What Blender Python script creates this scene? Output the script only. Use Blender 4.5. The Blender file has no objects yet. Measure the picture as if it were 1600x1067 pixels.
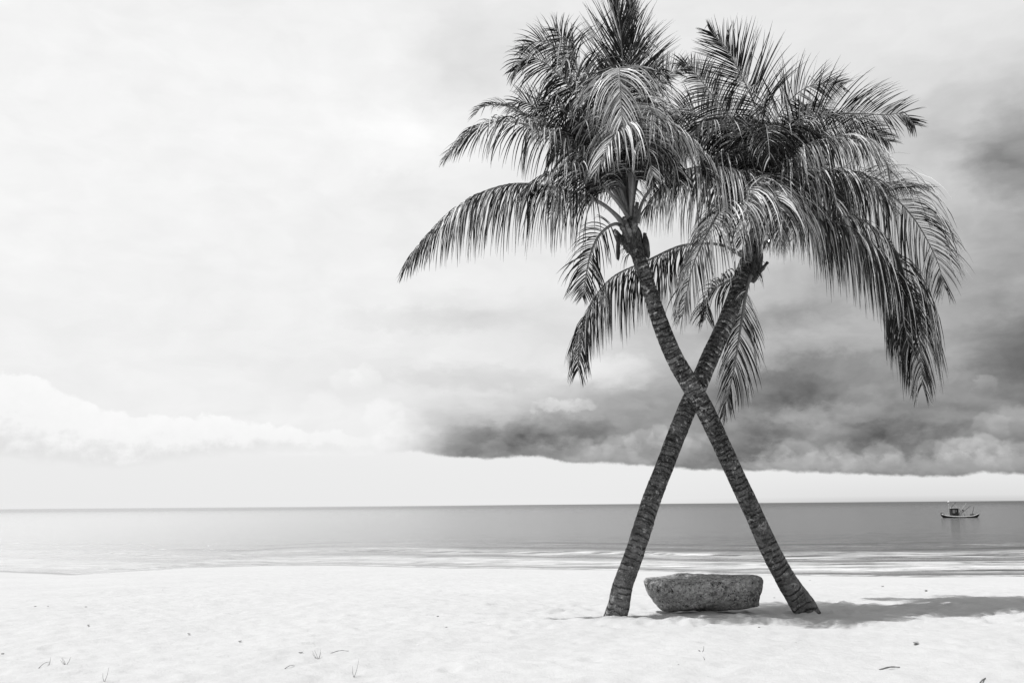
import bpy, bmesh, math, random
import numpy as np
from mathutils import Vector, Matrix
random.seed(7)
S = bpy.context.scene
COL = S.collection
PI = math.pi

# ------------------------------------------------------------------ camera
F = 1400.0                        # focal length in photo pixels (1600 wide)
PITCH = math.atan(255 / F)
ROLL = math.radians(0.47)
CAM = Vector((0, 0, 3.0))
fwd = Vector((0, math.cos(PITCH), math.sin(PITCH)))
X0, U0 = Vector((1, 0, 0)), Vector((0, -math.sin(PITCH), math.cos(PITCH)))
rgt = math.cos(ROLL) * X0 - math.sin(ROLL) * U0
upv = math.sin(ROLL) * X0 + math.cos(ROLL) * U0
cd = bpy.data.cameras.new('camera')
cd.sensor_width = 36; cd.lens = 36 * F / 1600
cd.clip_start = 0.1; cd.clip_end = 60000
cam = bpy.data.objects.new('camera', cd); COL.objects.link(cam)
m = Matrix((rgt, upv, -fwd)).transposed().to_4x4(); m.translation = CAM
cam.matrix_world = m
S.camera = cam

def ray(px, py):
    return fwd + rgt * ((px - 800) / F) + upv * ((533.5 - py) / F)
def at(px, py, Y):                 # point at world depth Y
    r = ray(px, py); return CAM + r * (Y / r.y)
def ground_pt(px, py, z=1.4):
    r = ray(px, py); return CAM + r * ((z - CAM.z) / r.z)
def azel(px, py):
    r = ray(px, py).normalized()
    return math.degrees(math.atan2(r.x, r.y)), math.degrees(math.asin(r.z))
def lin(v):
    v = v / 255.0
    return v / 12.92 if v <= 0.04045 else ((v + 0.055) / 1.055) ** 2.4

# ------------------------------------------------------------------ node helper
class E:
    def __init__(s, nt, sock): s.nt, s.s = nt, sock
    def _m(s, op, *a, clamp=False):
        n = s.nt.nodes.new('ShaderNodeMath'); n.operation = op; n.use_clamp = clamp
        for i, v in enumerate((s,) + a):
            if isinstance(v, E): s.nt.links.new(v.s, n.inputs[i])
            else: n.inputs[i].default_value = v
        return E(s.nt, n.outputs[0])
    def __add__(s, o): return s._m('ADD', o)
    def __radd__(s, o): return s._m('ADD', o)
    def __mul__(s, o): return s._m('MULTIPLY', o)
    def __rmul__(s, o): return s._m('MULTIPLY', o)
    def __sub__(s, o): return s._m('SUBTRACT', o)
    def __rsub__(s, o): return (s * -1.0) + o
    def __truediv__(s, o): return s._m('DIVIDE', o)
    def pow(s, o): return s._m('POWER', o)
    def abs(s): return s._m('ABSOLUTE')
    def sin(s): return s._m('SINE')
    def clamp(s): return s._m('ADD', 0.0, clamp=True)
    def max(s, o): return s._m('MAXIMUM', o)
    def min(s, o): return s._m('MINIMUM', o)
    def step(s, a, b):             # smoothstep a..b -> 0..1
        n = s.nt.nodes.new('ShaderNodeMapRange'); n.interpolation_type = 'SMOOTHSTEP'
        s.nt.links.new(s.s, n.inputs[0])
        if a > b:
            n.inputs[1].default_value = b; n.inputs[2].default_value = a
            n.inputs[3].default_value = 1; n.inputs[4].default_value = 0
        else:
            n.inputs[1].default_value = a; n.inputs[2].default_value = b
        return E(s.nt, n.outputs[0])
    def ramp(s, pts, lo, hi, interp='LINEAR'):   # pts (x, value), value any range via vlo/vhi
        vs = [p[1] for p in pts]; v0, v1 = min(vs), max(vs)
        if v1 - v0 < 1e-6: v1 = v0 + 1
        t = (s - lo) / (hi - lo)
        n = s.nt.nodes.new('ShaderNodeValToRGB'); n.color_ramp.interpolation = interp
        s.nt.links.new(t.s, n.inputs[0])
        el = n.color_ramp.elements
        pts = sorted(pts)
        while len(el) < len(pts): el.new(0.5)
        for e_, (x, v) in zip(sorted(el, key=lambda q: q.position), pts): pass
        for i, (x, v) in enumerate(pts):
            el[i].position = min(1, max(0, (x - lo) / (hi - lo)))
            q = (v - v0) / (v1 - v0); el[i].color = (q, q, q, 1)
        sep = s.nt.nodes.new('ShaderNodeSeparateColor'); s.nt.links.new(n.outputs[0], sep.inputs[0])
        return E(s.nt, sep.outputs[0]) * (v1 - v0) + v0
def emix(a, b, f):                 # a*(1-f)+b*f
    nt = f.nt
    n = nt.nodes.new('ShaderNodeMix'); n.data_type = 'FLOAT'
    for i, v in ((0, f), (2, a), (3, b)):
        if isinstance(v, E): nt.links.new(v.s, n.inputs[i])
        else: n.inputs[i].default_value = v
    return E(nt, n.outputs[0])
def vec(nt, x, y, z=0.0):
    n = nt.nodes.new('ShaderNodeCombineXYZ')
    for i, v in enumerate((x, y, z)):
        if isinstance(v, E): nt.links.new(v.s, n.inputs[i])
        else: n.inputs[i].default_value = v
    return n.outputs[0]
def noise(nt, v, scale=1, detail=4, rough=0.5, dist=0.0):
    n = nt.nodes.new('ShaderNodeTexNoise')
    if v is not None: nt.links.new(v, n.inputs['Vector'])
    n.inputs['Scale'].default_value = scale; n.inputs['Detail'].default_value = detail
    n.inputs['Roughness'].default_value = rough; n.inputs['Distortion'].default_value = dist
    return E(nt, n.outputs[0])
def vor(nt, v, scale=1, feat='F1', rnd=1):
    n = nt.nodes.new('ShaderNodeTexVoronoi'); n.feature = feat
    if v is not None: nt.links.new(v, n.inputs['Vector'])
    n.inputs['Scale'].default_value = scale; n.inputs['Randomness'].default_value = rnd
    return E(nt, n.outputs[0])
def sepxyz(nt, sock):
    n = nt.nodes.new('ShaderNodeSeparateXYZ'); nt.links.new(sock, n.inputs[0])
    return [E(nt, o) for o in n.outputs]
def grey(nt, e):
    n = nt.nodes.new('ShaderNodeCombineColor')
    for i in range(3): nt.links.new(e.s, n.inputs[i])
    return n.outputs[0]

# ------------------------------------------------------------------ sun + world sky
SUN_EL, SUN_AZ = math.radians(66), math.radians(-104)    # azimuth from +Y, negative = left
sd = bpy.data.lights.new('sun', 'SUN'); sd.energy = 4.2; sd.angle = math.radians(0.6)
sd.color = (1, 1, 1)
sun = bpy.data.objects.new('sun', sd); COL.objects.link(sun)
sdir = Vector((math.cos(SUN_EL) * math.sin(SUN_AZ), math.cos(SUN_EL) * math.cos(SUN_AZ), math.sin(SUN_EL)))
sun.rotation_euler = sdir.to_track_quat('Z', 'Y').to_euler()
sun.location = (-20, 10, 40)

W = bpy.data.worlds.new('World'); S.world = W; W.use_nodes = True
nt = W.node_tree; nt.nodes.clear()
tc = nt.nodes.new('ShaderNodeTexCoord')
dx, dy, dz = sepxyz(nt, tc.outputs['Generated'])
az = dx._m('ARCTAN2', dy) * (180 / PI)
el = dz.max(-1.0).min(1.0)._m('ARCSINE') * (180 / PI)
# domain warps (soft, stretched along the horizon)
n1 = noise(nt, vec(nt, az * 0.16, el * 0.38, 3.1), 1, 5, 0.55) - 0.5
n2 = noise(nt, vec(nt, az * 0.14, el * 0.42, 9.7), 1, 5, 0.55) - 0.5
waz = az + n1 * 6.0
wel = el + n2 * 3.4
COLS = {   # photo column -> list of (row, display brightness)
 0:    [(-400,225),(0,246),(200,247),(400,247),(470,243),(560,243),(620,240),(700,238),(740,238)],
 300:  [(-400,225),(0,244),(100,247),(300,247),(400,244),(500,241),(600,243),(660,242),(740,238)],
 600:  [(-400,222),(0,243),(110,246),(220,250),(300,244),(370,241),(430,244),(530,241),(600,232),(650,240),(700,243),(740,239)],
 740:  [(-400,215),(0,236),(100,230),(160,238),(220,249),(300,238),(380,237),(450,242),(500,226),(525,231),(560,240),(590,226),(625,228),(650,205),(675,160),(700,142),(730,150)],
 900:  [(-400,210),(0,238),(150,236),(300,236),(440,236),(490,226),(545,222),(575,232),(600,205),(640,165),(670,132),(700,138),(730,150)],
 1050: [(-400,205),(0,238),(150,236),(330,236),(430,222),(480,205),(520,190),(570,185),(600,165),(650,150),(680,160),(705,140),(735,130)],
 1200: [(-400,200),(0,237),(150,233),(330,226),(420,205),(470,185),(500,164),(540,172),(590,140),(630,122),(665,140),(700,128),(735,145)],
 1340: [(-400,195),(0,237),(110,231),(200,219),(300,210),(430,176),(500,172),(560,162),(600,150),(640,148),(690,130),(735,140)],
 1480: [(-400,190),(0,236),(90,227),(160,206),(210,194),(280,210),(350,190),(420,176),(480,167),(540,168),(590,158),(640,142),(700,134),(740,132)],
 1600: [(-400,185),(0,236),(80,222),(150,195),(235,158),(300,178),(360,166),(440,164),(490,158),(530,122),(580,116),(610,124),(650,142),(690,128),(740,138)],
 1800: [(-400,180),(0,225),(150,190),(300,175),(440,160),(530,130),(650,130),(740,140)],
}
L = None; prev = None
for cx in sorted(COLS):
    pts = []
    for ry, v in COLS[cx]:
        pts.append((azel(cx, ry)[1], lin(v)))
    top = max(pts)
    pts.append((90.0, lin(190)))
    c = wel.ramp(pts, -2, 90, 'LINEAR')
    a = azel(cx, 400)[0]
    if L is None: L = c
    else:
        t = ((waz - prev) / (a - prev)).clamp()
        L = emix(L, c, t)
    prev = a
# cloud body detail, stronger where the cloud is dark
vb = vec(nt, az * 0.36 + n1 * 2.0, el * 0.62 + n2 * 2.0, 1.0)
nb = noise(nt, vb, 1.0, 7, 0.5) - 0.5
darkness = (L.step(0.85, 0.3))
L = L * (1 + nb * (darkness * 0.62 + 0.15))
# puffy bright-topped billows low in the storm cloud
right = az.step(-5.5, 2.0)
vp = vec(nt, az * 0.55 + n2 * 1.0, el * 0.9 + n1 * 1.0, 5.0)
npf = noise(nt, vp, 1.0, 7, 0.5)
npf2 = noise(nt, vec(nt, az * 0.55 + n2 * 1.0, el * 0.9 + n1 * 1.0 - 0.25, 5.0), 1.0, 7, 0.5)
rim = ((npf2 - npf) * -4.5)
lowm = el.step(1.2, 2.6) * el.step(8.5, 3.4)
L = L + rim * lowm * right * 0.04
puff = npf.step(0.53, 0.68) * el.step(4.9, 3.4) * el.step(1.4, 2.2)
L = L + puff * right * 0.05
# heaped cumulus heads low in the storm cloud: crisp rounded tops that melt downwards
HEADS = [(545, 600, 24, .07), (575, 592, 22, .09), (600, 650, 28, .10), (640, 664, 26, .09), (618, 692, 28, .08), (668, 692, 24, .09), (505, 640, 30, .06), (10, 700, 34, .08),(905, 706, 26, .15), (935, 712, 20, .10), (968, 700, 24, .18), (1000, 692, 20, .20), (1030, 684, 18, .17), (1052, 694, 24, .15), (1075, 700, 18, .12),
 (1215, 716, 22, .15), (1243, 712, 26, .20), (1275, 722, 18, .14), (1310, 714, 22, .15), (1330, 726, 18, .12), (1378, 712, 20, .20), (1395, 724, 16, .12),
 (1455, 712, 22, .14), (1482, 706, 20, .20), (1505, 712, 26, .22), (1532, 702, 22, .28), (1556, 714, 22, .16), (1590, 716, 26, .18), (1545, 668, 22, .16), (1580, 664, 26, .17), (1537, 600, 14, .16),
 (1180, 640, 40, .07), (1250, 668, 36, .08), (1345, 640, 34, .10), (1295, 690, 30, .08), (1420, 690, 30, .06), (860, 690, 30, .07), (775, 708, 22, .10), (1130, 700, 34, .06), (1440, 640, 36, .07)]
nw0 = noise(nt, vec(nt, az * .5, el * .8, 41.0), 1, 2, .5) - .5
hw1 = noise(nt, vec(nt, az * 1.5, el * 1.7, 31.0), 1, 4, 0.5) - 0.5
hw2 = noise(nt, vec(nt, az * 1.5, el * 1.7, 37.0), 1, 4, 0.5) - 0.5
hz = az + hw1 * 1.1 + nw0 * 1.2; he = el + hw2 * 0.9 + nw0 * .5
for cx, cy, rr_, dv in HEADS:
    a0, e0 = azel(cx, cy); ra = rr_ / 1400 * 57.3
    X_ = (hz - a0) * (1 / (ra * 1.15)); Y_ = (he - e0) * (1 / ra)
    q = X_ * X_ + Y_ * Y_
    L = L + q.step(1.35, 0.55) * (Y_.step(-1.1, .8) + .05) * (dv * .55)
# single cloud masses: (column, row, half width, half height, brightness change)
BLOBS = [(980, 712, 90, 14, .07), (1260, 724, 90, 12, .09), (1510, 724, 110, 14, .09), (1310, 648, 80, 12, .06),
 (960, 580, 60, 22, .11), (880, 632, 40, 9, .16), (1300, 520, 120, 26, .08), (1150, 560, 70, 22, .08),
 (760, 690, 90, 22, -.12), (860, 672, 80, 18, -.10), (1190, 612, 90, 26, -.10), (1170, 690, 60, 26, -.10), (1370, 655, 60, 30, -.09), (1300, 590, 80, 34, -.08), (1580, 545, 60, 40, -.10), (1440, 690, 70, 18, -.08),
 (1230, 500, 80, 22, -.07), (1490, 620, 60, 18, -.06), (740, 95, 90, 60, -.05), (660, 500, 130, 18, -.07), (740, 590, 120, 16, -.08), (620, 300, 60, 26, -.04), (620, 220, 70, 40, .035), (1580, 240, 50, 60, -.12)]
nw1 = noise(nt, vec(nt, az * 0.9, el * 1.3, 11.0), 1, 6, 0.52) - 0.5
nw2 = noise(nt, vec(nt, az * 0.9, el * 1.3, 17.0), 1, 7, 0.62) - 0.5
bz = az + nw1 * 3.4; be = el + nw2 * 2.2
for cx, cy, hw, hh, dv in BLOBS:
    a0, e0 = azel(cx, cy); ra = hw / 1400 * 57.3 * 1.25; re = hh / 1400 * 57.3 * 1.35
    q = ((bz - a0) / ra).pow(2.0) + ((be - e0) / re).pow(2.0)
    L = L + q.step(1.3, 0.0) * (dv if dv > 0 else dv * .8)
# base edge of the storm cloud
EDGE = [(560,712),(640,704),(700,714),(770,717),(800,713),(845,713),(880,722),(950,724),(1050,730),(1100,735),(1200,735),(1300,739),(1400,743),(1490,745),(1535,738),(1600,741),(1750,742)]
epts = [azel(*p) for p in EDGE]
nedge = noise(nt, vec(nt, az * 1.3, el * 1.3, 2.0), 1, 6, 0.6) - 0.5
base = az.ramp([(-180, epts[0][1])] + epts + [(180, 1.9)], -180, 180)
# narrow window ramp for precision
base = ((az.max(-14.0).min(36.0))).ramp([(a_, e_) for a_, e_ in epts], -14, 36)
below = ((base - el) + nedge * 0.42).step(-0.14, 0.10)
bandR = el.ramp([(-2, lin(180)), (0.0, lin(205)), (0.35, lin(226)), (1.1, lin(232)), (1.9, lin(238)), (4, lin(241))], -2, 4)
bandL = el.ramp([(-2, lin(226)), (0.0, lin(238)), (0.5, lin(237)), (2.5, lin(238)), (4, lin(241))], -2, 4)
band = emix(bandL, bandR, az.step(4.0, 24.0))
L = emix(L, band, below)
# left: cumulus bank with white crown, soft grey foot
TOP = [(-300,560),(0,578),(55,586),(110,612),(160,640),(210,645),(280,652),(330,648),(380,658),(440,664),(520,672),(580,680),(660,700),(760,725)]
BOT = [(-300,722),(0,716),(60,722),(110,726),(170,732),(220,727),(300,716),(420,704),(520,706),(640,712),(760,730)]
naz = az.max(-48.0).min(2.0)
tE = naz.ramp([azel(*p) for p in TOP], -48, 2); bE = naz.ramp([azel(*p) for p in BOT], -48, 2)
nc = noise(nt, vec(nt, az * 0.8, el * 1.0, 7.0), 1, 7, 0.6) - 0.5
intop = ((tE - el) + nc * 1.6).step(-0.08, 0.22)
inbot = ((el - bE) + nc * 1.0).step(-0.15, 0.5)
cb = ((el - bE) / ((tE - bE).max(0.2)) + nc * 1.3)
cv = cb.ramp([(-0.2, lin(222)), (0.15, lin(233)), (0.45, lin(247)), (1.2, lin(253))], -0.2, 1.2)
lm = az.step(-5.0, -15.0)
L = emix(L, cv, intop * inbot * lm)
# sky behind the viewer: greyer, clear blue with broken cloud in a red-filter black and white picture
ab = az.abs()
hb = noise(nt, vec(nt, dx * 2.0, dy * 2.0, dz * 4.0), 1.2, 5, 0.55).step(0.42, 0.62)
back = hb * 0.30 + 0.28
L = emix(L, back, ab.step(45.0, 85.0))
L = emix(L, 0.55, el.step(35.0, 60.0))
sky = nt.nodes.new('ShaderNodeTexSky'); sky.sky_type = 'NISHITA'; sky.sun_disc = False
sky.sun_elevation = SUN_EL; sky.sun_rotation = SUN_AZ
bw = nt.nodes.new('ShaderNodeRGBToBW'); nt.links.new(sky.outputs[0], bw.inputs[0])
bg1 = nt.nodes.new('ShaderNodeBackground'); nt.links.new(bw.outputs[0], bg1.inputs[0]); bg1.inputs[1].default_value = 0.1
bg2 = nt.nodes.new('ShaderNodeBackground'); nt.links.new(grey(nt, L.max(0.02)), bg2.inputs[0]); bg2.inputs[1].default_value = 1.0
mx = nt.nodes.new('ShaderNodeMixShader'); mx.inputs[0].default_value = 0.97
out = nt.nodes.new('ShaderNodeOutputWorld')
nt.links.new(bg1.outputs[0], mx.inputs[1]); nt.links.new(bg2.outputs[0], mx.inputs[2]); nt.links.new(mx.outputs[0], out.inputs[0])
W.cycles.sampling_method = 'MANUAL'; W.cycles.sample_map_resolution = 1024
vs = S.view_settings
vs.view_transform = 'Standard'; vs.look = 'None'; vs.exposure = 0.0; vs.gamma = 1.0; vs.use_curve_mapping = False
S.render.engine = 'CYCLES'
S.cycles.max_bounces = 6; S.cycles.diffuse_bounces = 3; S.cycles.transparent_max_bounces = 8

# ------------------------------------------------------------------ utilities
def tag(o, label=None, cat=None, group=None, kind=None):
    if label: o['label'] = label
    if cat: o['category'] = cat
    if group: o['group'] = group
    if kind: o['kind'] = kind
    return o
def mesh_obj(name, V, Fc, mat, parent=None, smooth=True, loc=None):
    me = bpy.data.meshes.new(name)
    me.from_pydata([tuple(v) for v in V], [], Fc); me.update()
    o = bpy.data.objects.new(name, me); COL.objects.link(o)
    if mat: me.materials.append(mat)
    if smooth: me.polygons.foreach_set('use_smooth', [True] * len(me.polygons))
    if parent is not None:
        o.parent = parent
        loc = parent_world(parent)
        me.transform(Matrix.Translation(-loc))
    elif loc is not None:
        me.transform(Matrix.Translation(-Vector(loc))); o.location = loc
    return o
def parent_world(p):
    l = Vector((0, 0, 0))
    while p is not None: l = l + p.location; p = p.parent
    return l
def empty(name, loc):
    o = bpy.data.objects.new(name, None); COL.objects.link(o); o.location = loc; o.empty_display_size = .3
    return o
def newmat(name):
    m_ = bpy.data.materials.new(name); m_.use_nodes = True
    nt_ = m_.node_tree; b = nt_.nodes['Principled BSDF']
    return m_, nt_, b
def setbump(nt_, b, h, strength=0.5, dist=0.02):
    n = nt_.nodes.new('ShaderNodeBump'); n.inputs['Strength'].default_value = strength; n.inputs['Distance'].default_value = dist
    nt_.links.new(h.s, n.inputs['Height']); nt_.links.new(n.outputs[0], b.inputs['Normal'])
def objco(nt_, which='Object'):
    t = nt_.nodes.new('ShaderNodeTexCoord'); return t.outputs[which]
def attr(nt_, name):
    n = nt_.nodes.new('ShaderNodeAttribute'); n.attribute_name = name; return E(nt_, n.outputs['Fac'])

rs = np.random.RandomState(11)
_P = rs.permutation(4096); _G = rs.uniform(0, 2 * PI, 4096)
def perlin(x, y):
    xi, yi = np.floor(x).astype(int), np.floor(y).astype(int); xf, yf = x - xi, y - yi
    def g(ix, iy, fx, fy):
        a = _G[_P[(_P[ix & 4095] + iy) & 4095]]; return np.cos(a) * fx + np.sin(a) * fy
    u, v = xf ** 3 * (xf * (xf * 6 - 15) + 10), yf ** 3 * (yf * (yf * 6 - 15) + 10)
    a = g(xi, yi, xf, yf) * (1 - u) + g(xi + 1, yi, xf - 1, yf) * u
    b = g(xi, yi + 1, xf, yf - 1) * (1 - u) + g(xi + 1, yi + 1, xf - 1, yf - 1) * u
    return a * (1 - v) + b * v
def fbm(x, y, o=4, r=0.5):
    s, a = 0, 1
    for k in range(o): s = s + a * perlin(x + 17.3 * k, y - 9.1 * k); x, y, a = x * 2, y * 2, a * r
    return s

# ------------------------------------------------------------------ sand ground
SHX = [-300, -60, -40, -30, -26.7, -23, -20, -18.3, -17.2, -15.5, -12, -9, -3.2, 1, 4.6, 8, 10.6, 15.9, 21.4, 30, 60, 300]
SHY = [ 60,  52,  49,  47.5, 46.5, 44.5, 42.6, 42.8, 45.5, 47.5, 48.3, 48, 45.3, 44, 43, 41, 39.2, 37.6, 37.2, 38, 42, 60]
def shore(X): return np.interp(X, SHX, SHY) + 0.35 * perlin(X * 0.35, X * 0 + 3.3)
FEET = []
_r = random.Random(3)
for k in range(260):
    FEET.append((_r.uniform(-9, 12), _r.uniform(6.5, 21), _r.uniform(0, PI), _r.uniform(0.6, 1.2)))
HEAPS = [(1.55, 13.2, .30, .035), (4.5, 13.8, .32, .04), (2.3, 13.5, .3, .03), (3.3, 13.45, .35, .03), (2.8, 13.45, .3, .02)]
for k in range(170): FEET.append((_r.uniform(-.5, 10), _r.uniform(12.4, 15.6), _r.uniform(0, PI), _r.uniform(0.9, 1.9)))
def ground_z(X, Y, fine=True):
    Ds = shore(X)
    t = (Y - 15.0) / (Ds - 15.0)
    z = np.where(t < 0, 1.4 + 0.0 * t, 1.4 * (1 - t))
    z = np.where(t > 1, np.maximum(-0.058 * (Y - Ds), -3.0), z)
    # soft shoulder where the flat beach starts to fall
    sh = np.clip(1 - np.abs(t) / 0.12, 0, 1); z = z - 0.04 * sh ** 2
    m_ = np.clip((Ds - Y) / 6, 0, 1)
    near = 1 / (1 + (np.maximum(Y, 0) / 45) ** 2)
    calm = 1 - np.exp(-((X - 3.0) / 3.5) ** 2 - ((Y - 13.7) / 1.3) ** 2)
    z = z + m_ * near * (0.05 * fbm(X * 0.35, Y * 0.35 + 5, 3) * calm + 0.030 * fbm(X * 1.1, Y * 1.3, 3) * (.3 + .7 * calm))
    # sand heaped a little round the trunks and the boulder, and a low lip in front of the shaded hollow
    for cx_, cy_, w_, a_ in HEAPS: z = z + a_ * np.exp(-((X - cx_) / w_) ** 2 - ((Y - cy_) / (w_ * .8)) ** 2)
    z = z + .035 * np.exp(-((Y - 12.75 - .25 * np.sin(X * .9) - .1 * np.sin(X * 2.3)) / .22) ** 2) * np.exp(-((X - 3.6) / 4.2) ** 4)
    if fine:
        z = z + m_ * near * (0.030 * fbm(X * 3.0, Y * 4.2, 4, 0.6))
        for fx, fy, fa, fs in FEET:
            sel = (np.abs(X - fx) < 0.5) & (np.abs(Y - fy) < 0.5)
            if not sel.any(): continue
            ax, ay = X[sel] - fx, Y[sel] - fy
            u = (ax * math.cos(fa) + ay * math.sin(fa)) / 0.16; v = (-ax * math.sin(fa) + ay * math.cos(fa)) / 0.085
            r2 = u * u + v * v
            z[sel] += fs * (-0.022 * np.exp(-r2) + 0.009 * np.exp(-(np.sqrt(r2) - 1.6) ** 2 * 4))
    return z
def grow(a, b, d0, g, lim):
    o = [a]; d = d0
    while abs(o[-1] - a) < abs(b - a): d = min(d * g, lim); o.append(o[-1] + (d if b > a else -d))
    return o[1:]
xs = sorted(grow(-9, -3500, 0.05, 1.045, 600)) + list(np.arange(-9, 12, 0.05)) + grow(11.95, 3500, 0.05, 1.045, 600)
ys = sorted(grow(5.8, -400, 0.06, 1.2, 80)) + list(np.arange(5.8, 17, 0.045)) + grow(16.95, 60, 0.05, 1.012, 0.3) + grow(60, 9000, 0.3, 1.18, 2000)
def sheet(name, xs, ys, zf, mat, attrs=()):
    xs, ys = np.array(xs), np.array(ys); X, Y = np.meshgrid(xs, ys); Z = zf(X, Y)
    n, m_ = len(xs), len(ys)
    co = np.stack([X.ravel(), Y.ravel(), Z.ravel()], 1).astype(np.float32)
    i = np.arange((m_ - 1) * (n - 1)); r, c = i // (n - 1), i % (n - 1)
    a = r * n + c
    q = np.stack([a, a + 1, a + n + 1, a + n], 1).astype(np.int32)
    me = bpy.data.meshes.new(name)
    me.vertices.add(len(co)); me.vertices.foreach_set('co', co.ravel())
    me.loops.add(q.size); me.loops.foreach_set('vertex_index', q.ravel())
    me.polygons.add(len(q)); me.polygons.foreach_set('loop_start', np.arange(0, q.size, 4, dtype=np.int32))
    me.polygons.foreach_set('loop_total', np.full(len(q), 4, np.int32))
    me.update(calc_edges=True)
    me.polygons.foreach_set('use_smooth', np.ones(len(q), bool))
    for an, fn in attrs:
        at_ = me.attributes.new(an, 'FLOAT', 'POINT'); at_.data.foreach_set('value', fn(X, Y).ravel().astype(np.float32))
    o = bpy.data.objects.new(name, me); COL.objects.link(o); me.materials.append(mat)
    return o
M = {}
M['sand'], nt, b = newmat('sand')
oc = objco(nt); x_, y_, z_ = sepxyz(nt, oc)
big = noise(nt, oc, 0.5, 4, 0.5); med = noise(nt, oc, 6, 5, 0.6); fine = noise(nt, oc, 90, 3, 0.6)
colr = 0.525 + (big - 0.5) * 0.07 + (med - 0.5) * 0.10 + (fine - 0.5) * 0.14
grain = vor(nt, oc, 55).step(0.10, 0.03) * noise(nt, oc, 3.0, 3).step(0.5, 0.66)
colr = colr * (1 - grain * 0.35)
wetn = noise(nt, vec(nt, x_ * 0.25, y_ * 0.9, 0), 1, 4)
wet = (z_ + (wetn - 0.5) * 0.10).step(0.10, 0.02)
colr = emix(colr, colr * 0.55, wet)
nt.links.new(grey(nt, colr), b.inputs['Base Color'])
nt.links.new(emix(0.95, 0.35, wet).s, b.inputs['Roughness'])
b.inputs['Specular IOR Level'].default_value = 0.2
h = noise(nt, oc, 14, 6, 0.65) * 0.7 + fine * 0.25 + noise(nt, vec(nt, x_ * 1.2, y_ * 2.5, 0), 3, 4) * 0.6
setbump(nt, b, h, 0.8, 0.03)
g = sheet('sand_beach', xs, ys, ground_z, M['sand'])
tag(g, 'pale trampled sand beach sloping gently down to the water', 'beach', kind='structure')

# ------------------------------------------------------------------ sea
M['water'], nt, b = newmat('water')
oc = objco(nt); x_, y_, z_ = sepxyz(nt, oc)
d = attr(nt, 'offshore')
wx = vec(nt, x_ * 0.10, y_ * 0.55, 0)
wn = noise(nt, wx, 1, 5, 0.6)
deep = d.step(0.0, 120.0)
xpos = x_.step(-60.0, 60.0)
body = emix(0.55, 0.085, (x_ / (d.max(0.0) * 0.5 + 45.0)).step(-1.0, 0.45)) * emix(1.0, 0.55, d.step(60.0, 900.0))  # paler to the left: bright sky reflection painted into the base colour
# foam: bands of broken white water running along the shore, plus painted sun glints
def band_(c, w): return (d - c + (noise(nt, vec(nt, x_ * 0.05, y_ * 0.02, c), 1, 3) - 0.5) * 7.0).abs().step(w, w * 0.35)
st = noise(nt, vec(nt, x_ * 0.16, y_ * 1.7, 0), 1, 6, 0.65)
st2 = noise(nt, vec(nt, x_ * 0.5, y_ * 2.6, 4), 1, 6, 0.7)
foam_glints = (band_(5.5, 5.0) * st.step(0.36, 0.54) * st2.step(0.32, 0.50)).max(band_(15.0, 5.5) * st.step(0.42, 0.58) * st2.step(0.35, 0.54)).max(band_(26.0, 2.5) * st.step(0.57, 0.66))
edge = d.step(1.3, 0.2) * st2.step(0.42, 0.55)
foam_glints = foam_glints.max(edge)
sun_glit = noise(nt, vec(nt, x_ * 1.4, y_ * 5.0, 1), 1, 3).step(0.66, 0.74) * d.step(60.0, 5.0) * 0.5  # sun sparkle painted as pale flecks into the water colour
foam_glints = foam_glints.max(sun_glit).clamp()
nt.links.new(grey(nt, emix(body, 0.66, foam_glints * x_.step(-45.0, 5.0).max(0.6))), b.inputs['Base Color'])
nt.links.new(emix(emix(0.14, 0.3, d.step(150.0, 1500.0)), 0.8, foam_glints).s, b.inputs['Roughness'])
b.inputs['IOR'].default_value = 1.33
h = noise(nt, vec(nt, x_ * 0.35, y_ * 1.0, 0), 1.0, 6, 0.62) * 1.0 + noise(nt, vec(nt, x_ * 2.0, y_ * 4.0, 3), 1, 4, 0.6) * 0.25 + foam_glints * 0.1 + noise(nt, vec(nt, x_ * 0.035, y_ * 0.22, 6), 1, 4, .6) * 1.6 + noise(nt, vec(nt, x_ * 0.09, y_ * 1.1, 8), 1, 5, .65) * 1.5
setbump(nt, b, h, 0.75, 0.45)
WR = [(3.0, 0.10, 0.7), (8.5, 0.07, 0.9), (14.5, 0.13, 1.0), (21.5, 0.08, 1.2), (30, 0.06, 1.6)]
def water_z(X, Y):
    D = Y - shore(X)
    z = 0.0 * X
    for k, (c, a, w) in enumerate(WR):
        u = D - c + 2.6 * perlin(X * 0.045 + 7 * k, X * 0 + k) 
        amp = np.clip(0.5 + 1.3 * perlin(X * 0.07 + 3 * k, X * 0 + 9 * k), 0, 1)
        z = z + a * amp * np.where(u < 0, np.exp(-(u / (0.35 * w)) ** 2), np.exp(-(u / w) ** 2))
    near = np.clip((260 - Y) / 200, 0, 1)
    z = z + near * 0.02 * fbm(X * 0.3, Y * 0.8, 3)
    return z + 0.0
wxs = sorted(grow(-45, -20000, 0.35, 1.06, 2500)) + list(np.arange(-45, 60, 0.35)) + grow(59.9, 20000, 0.35, 1.06, 2500)
wys = list(np.arange(34, 80, 0.14)) + grow(79.95, 30000, 0.15, 1.05, 3000)
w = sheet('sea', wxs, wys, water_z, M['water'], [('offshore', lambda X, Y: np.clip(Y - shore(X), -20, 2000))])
tag(w, 'calm grey sea with low foamy ripples at the beach', 'sea', kind='structure')

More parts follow.
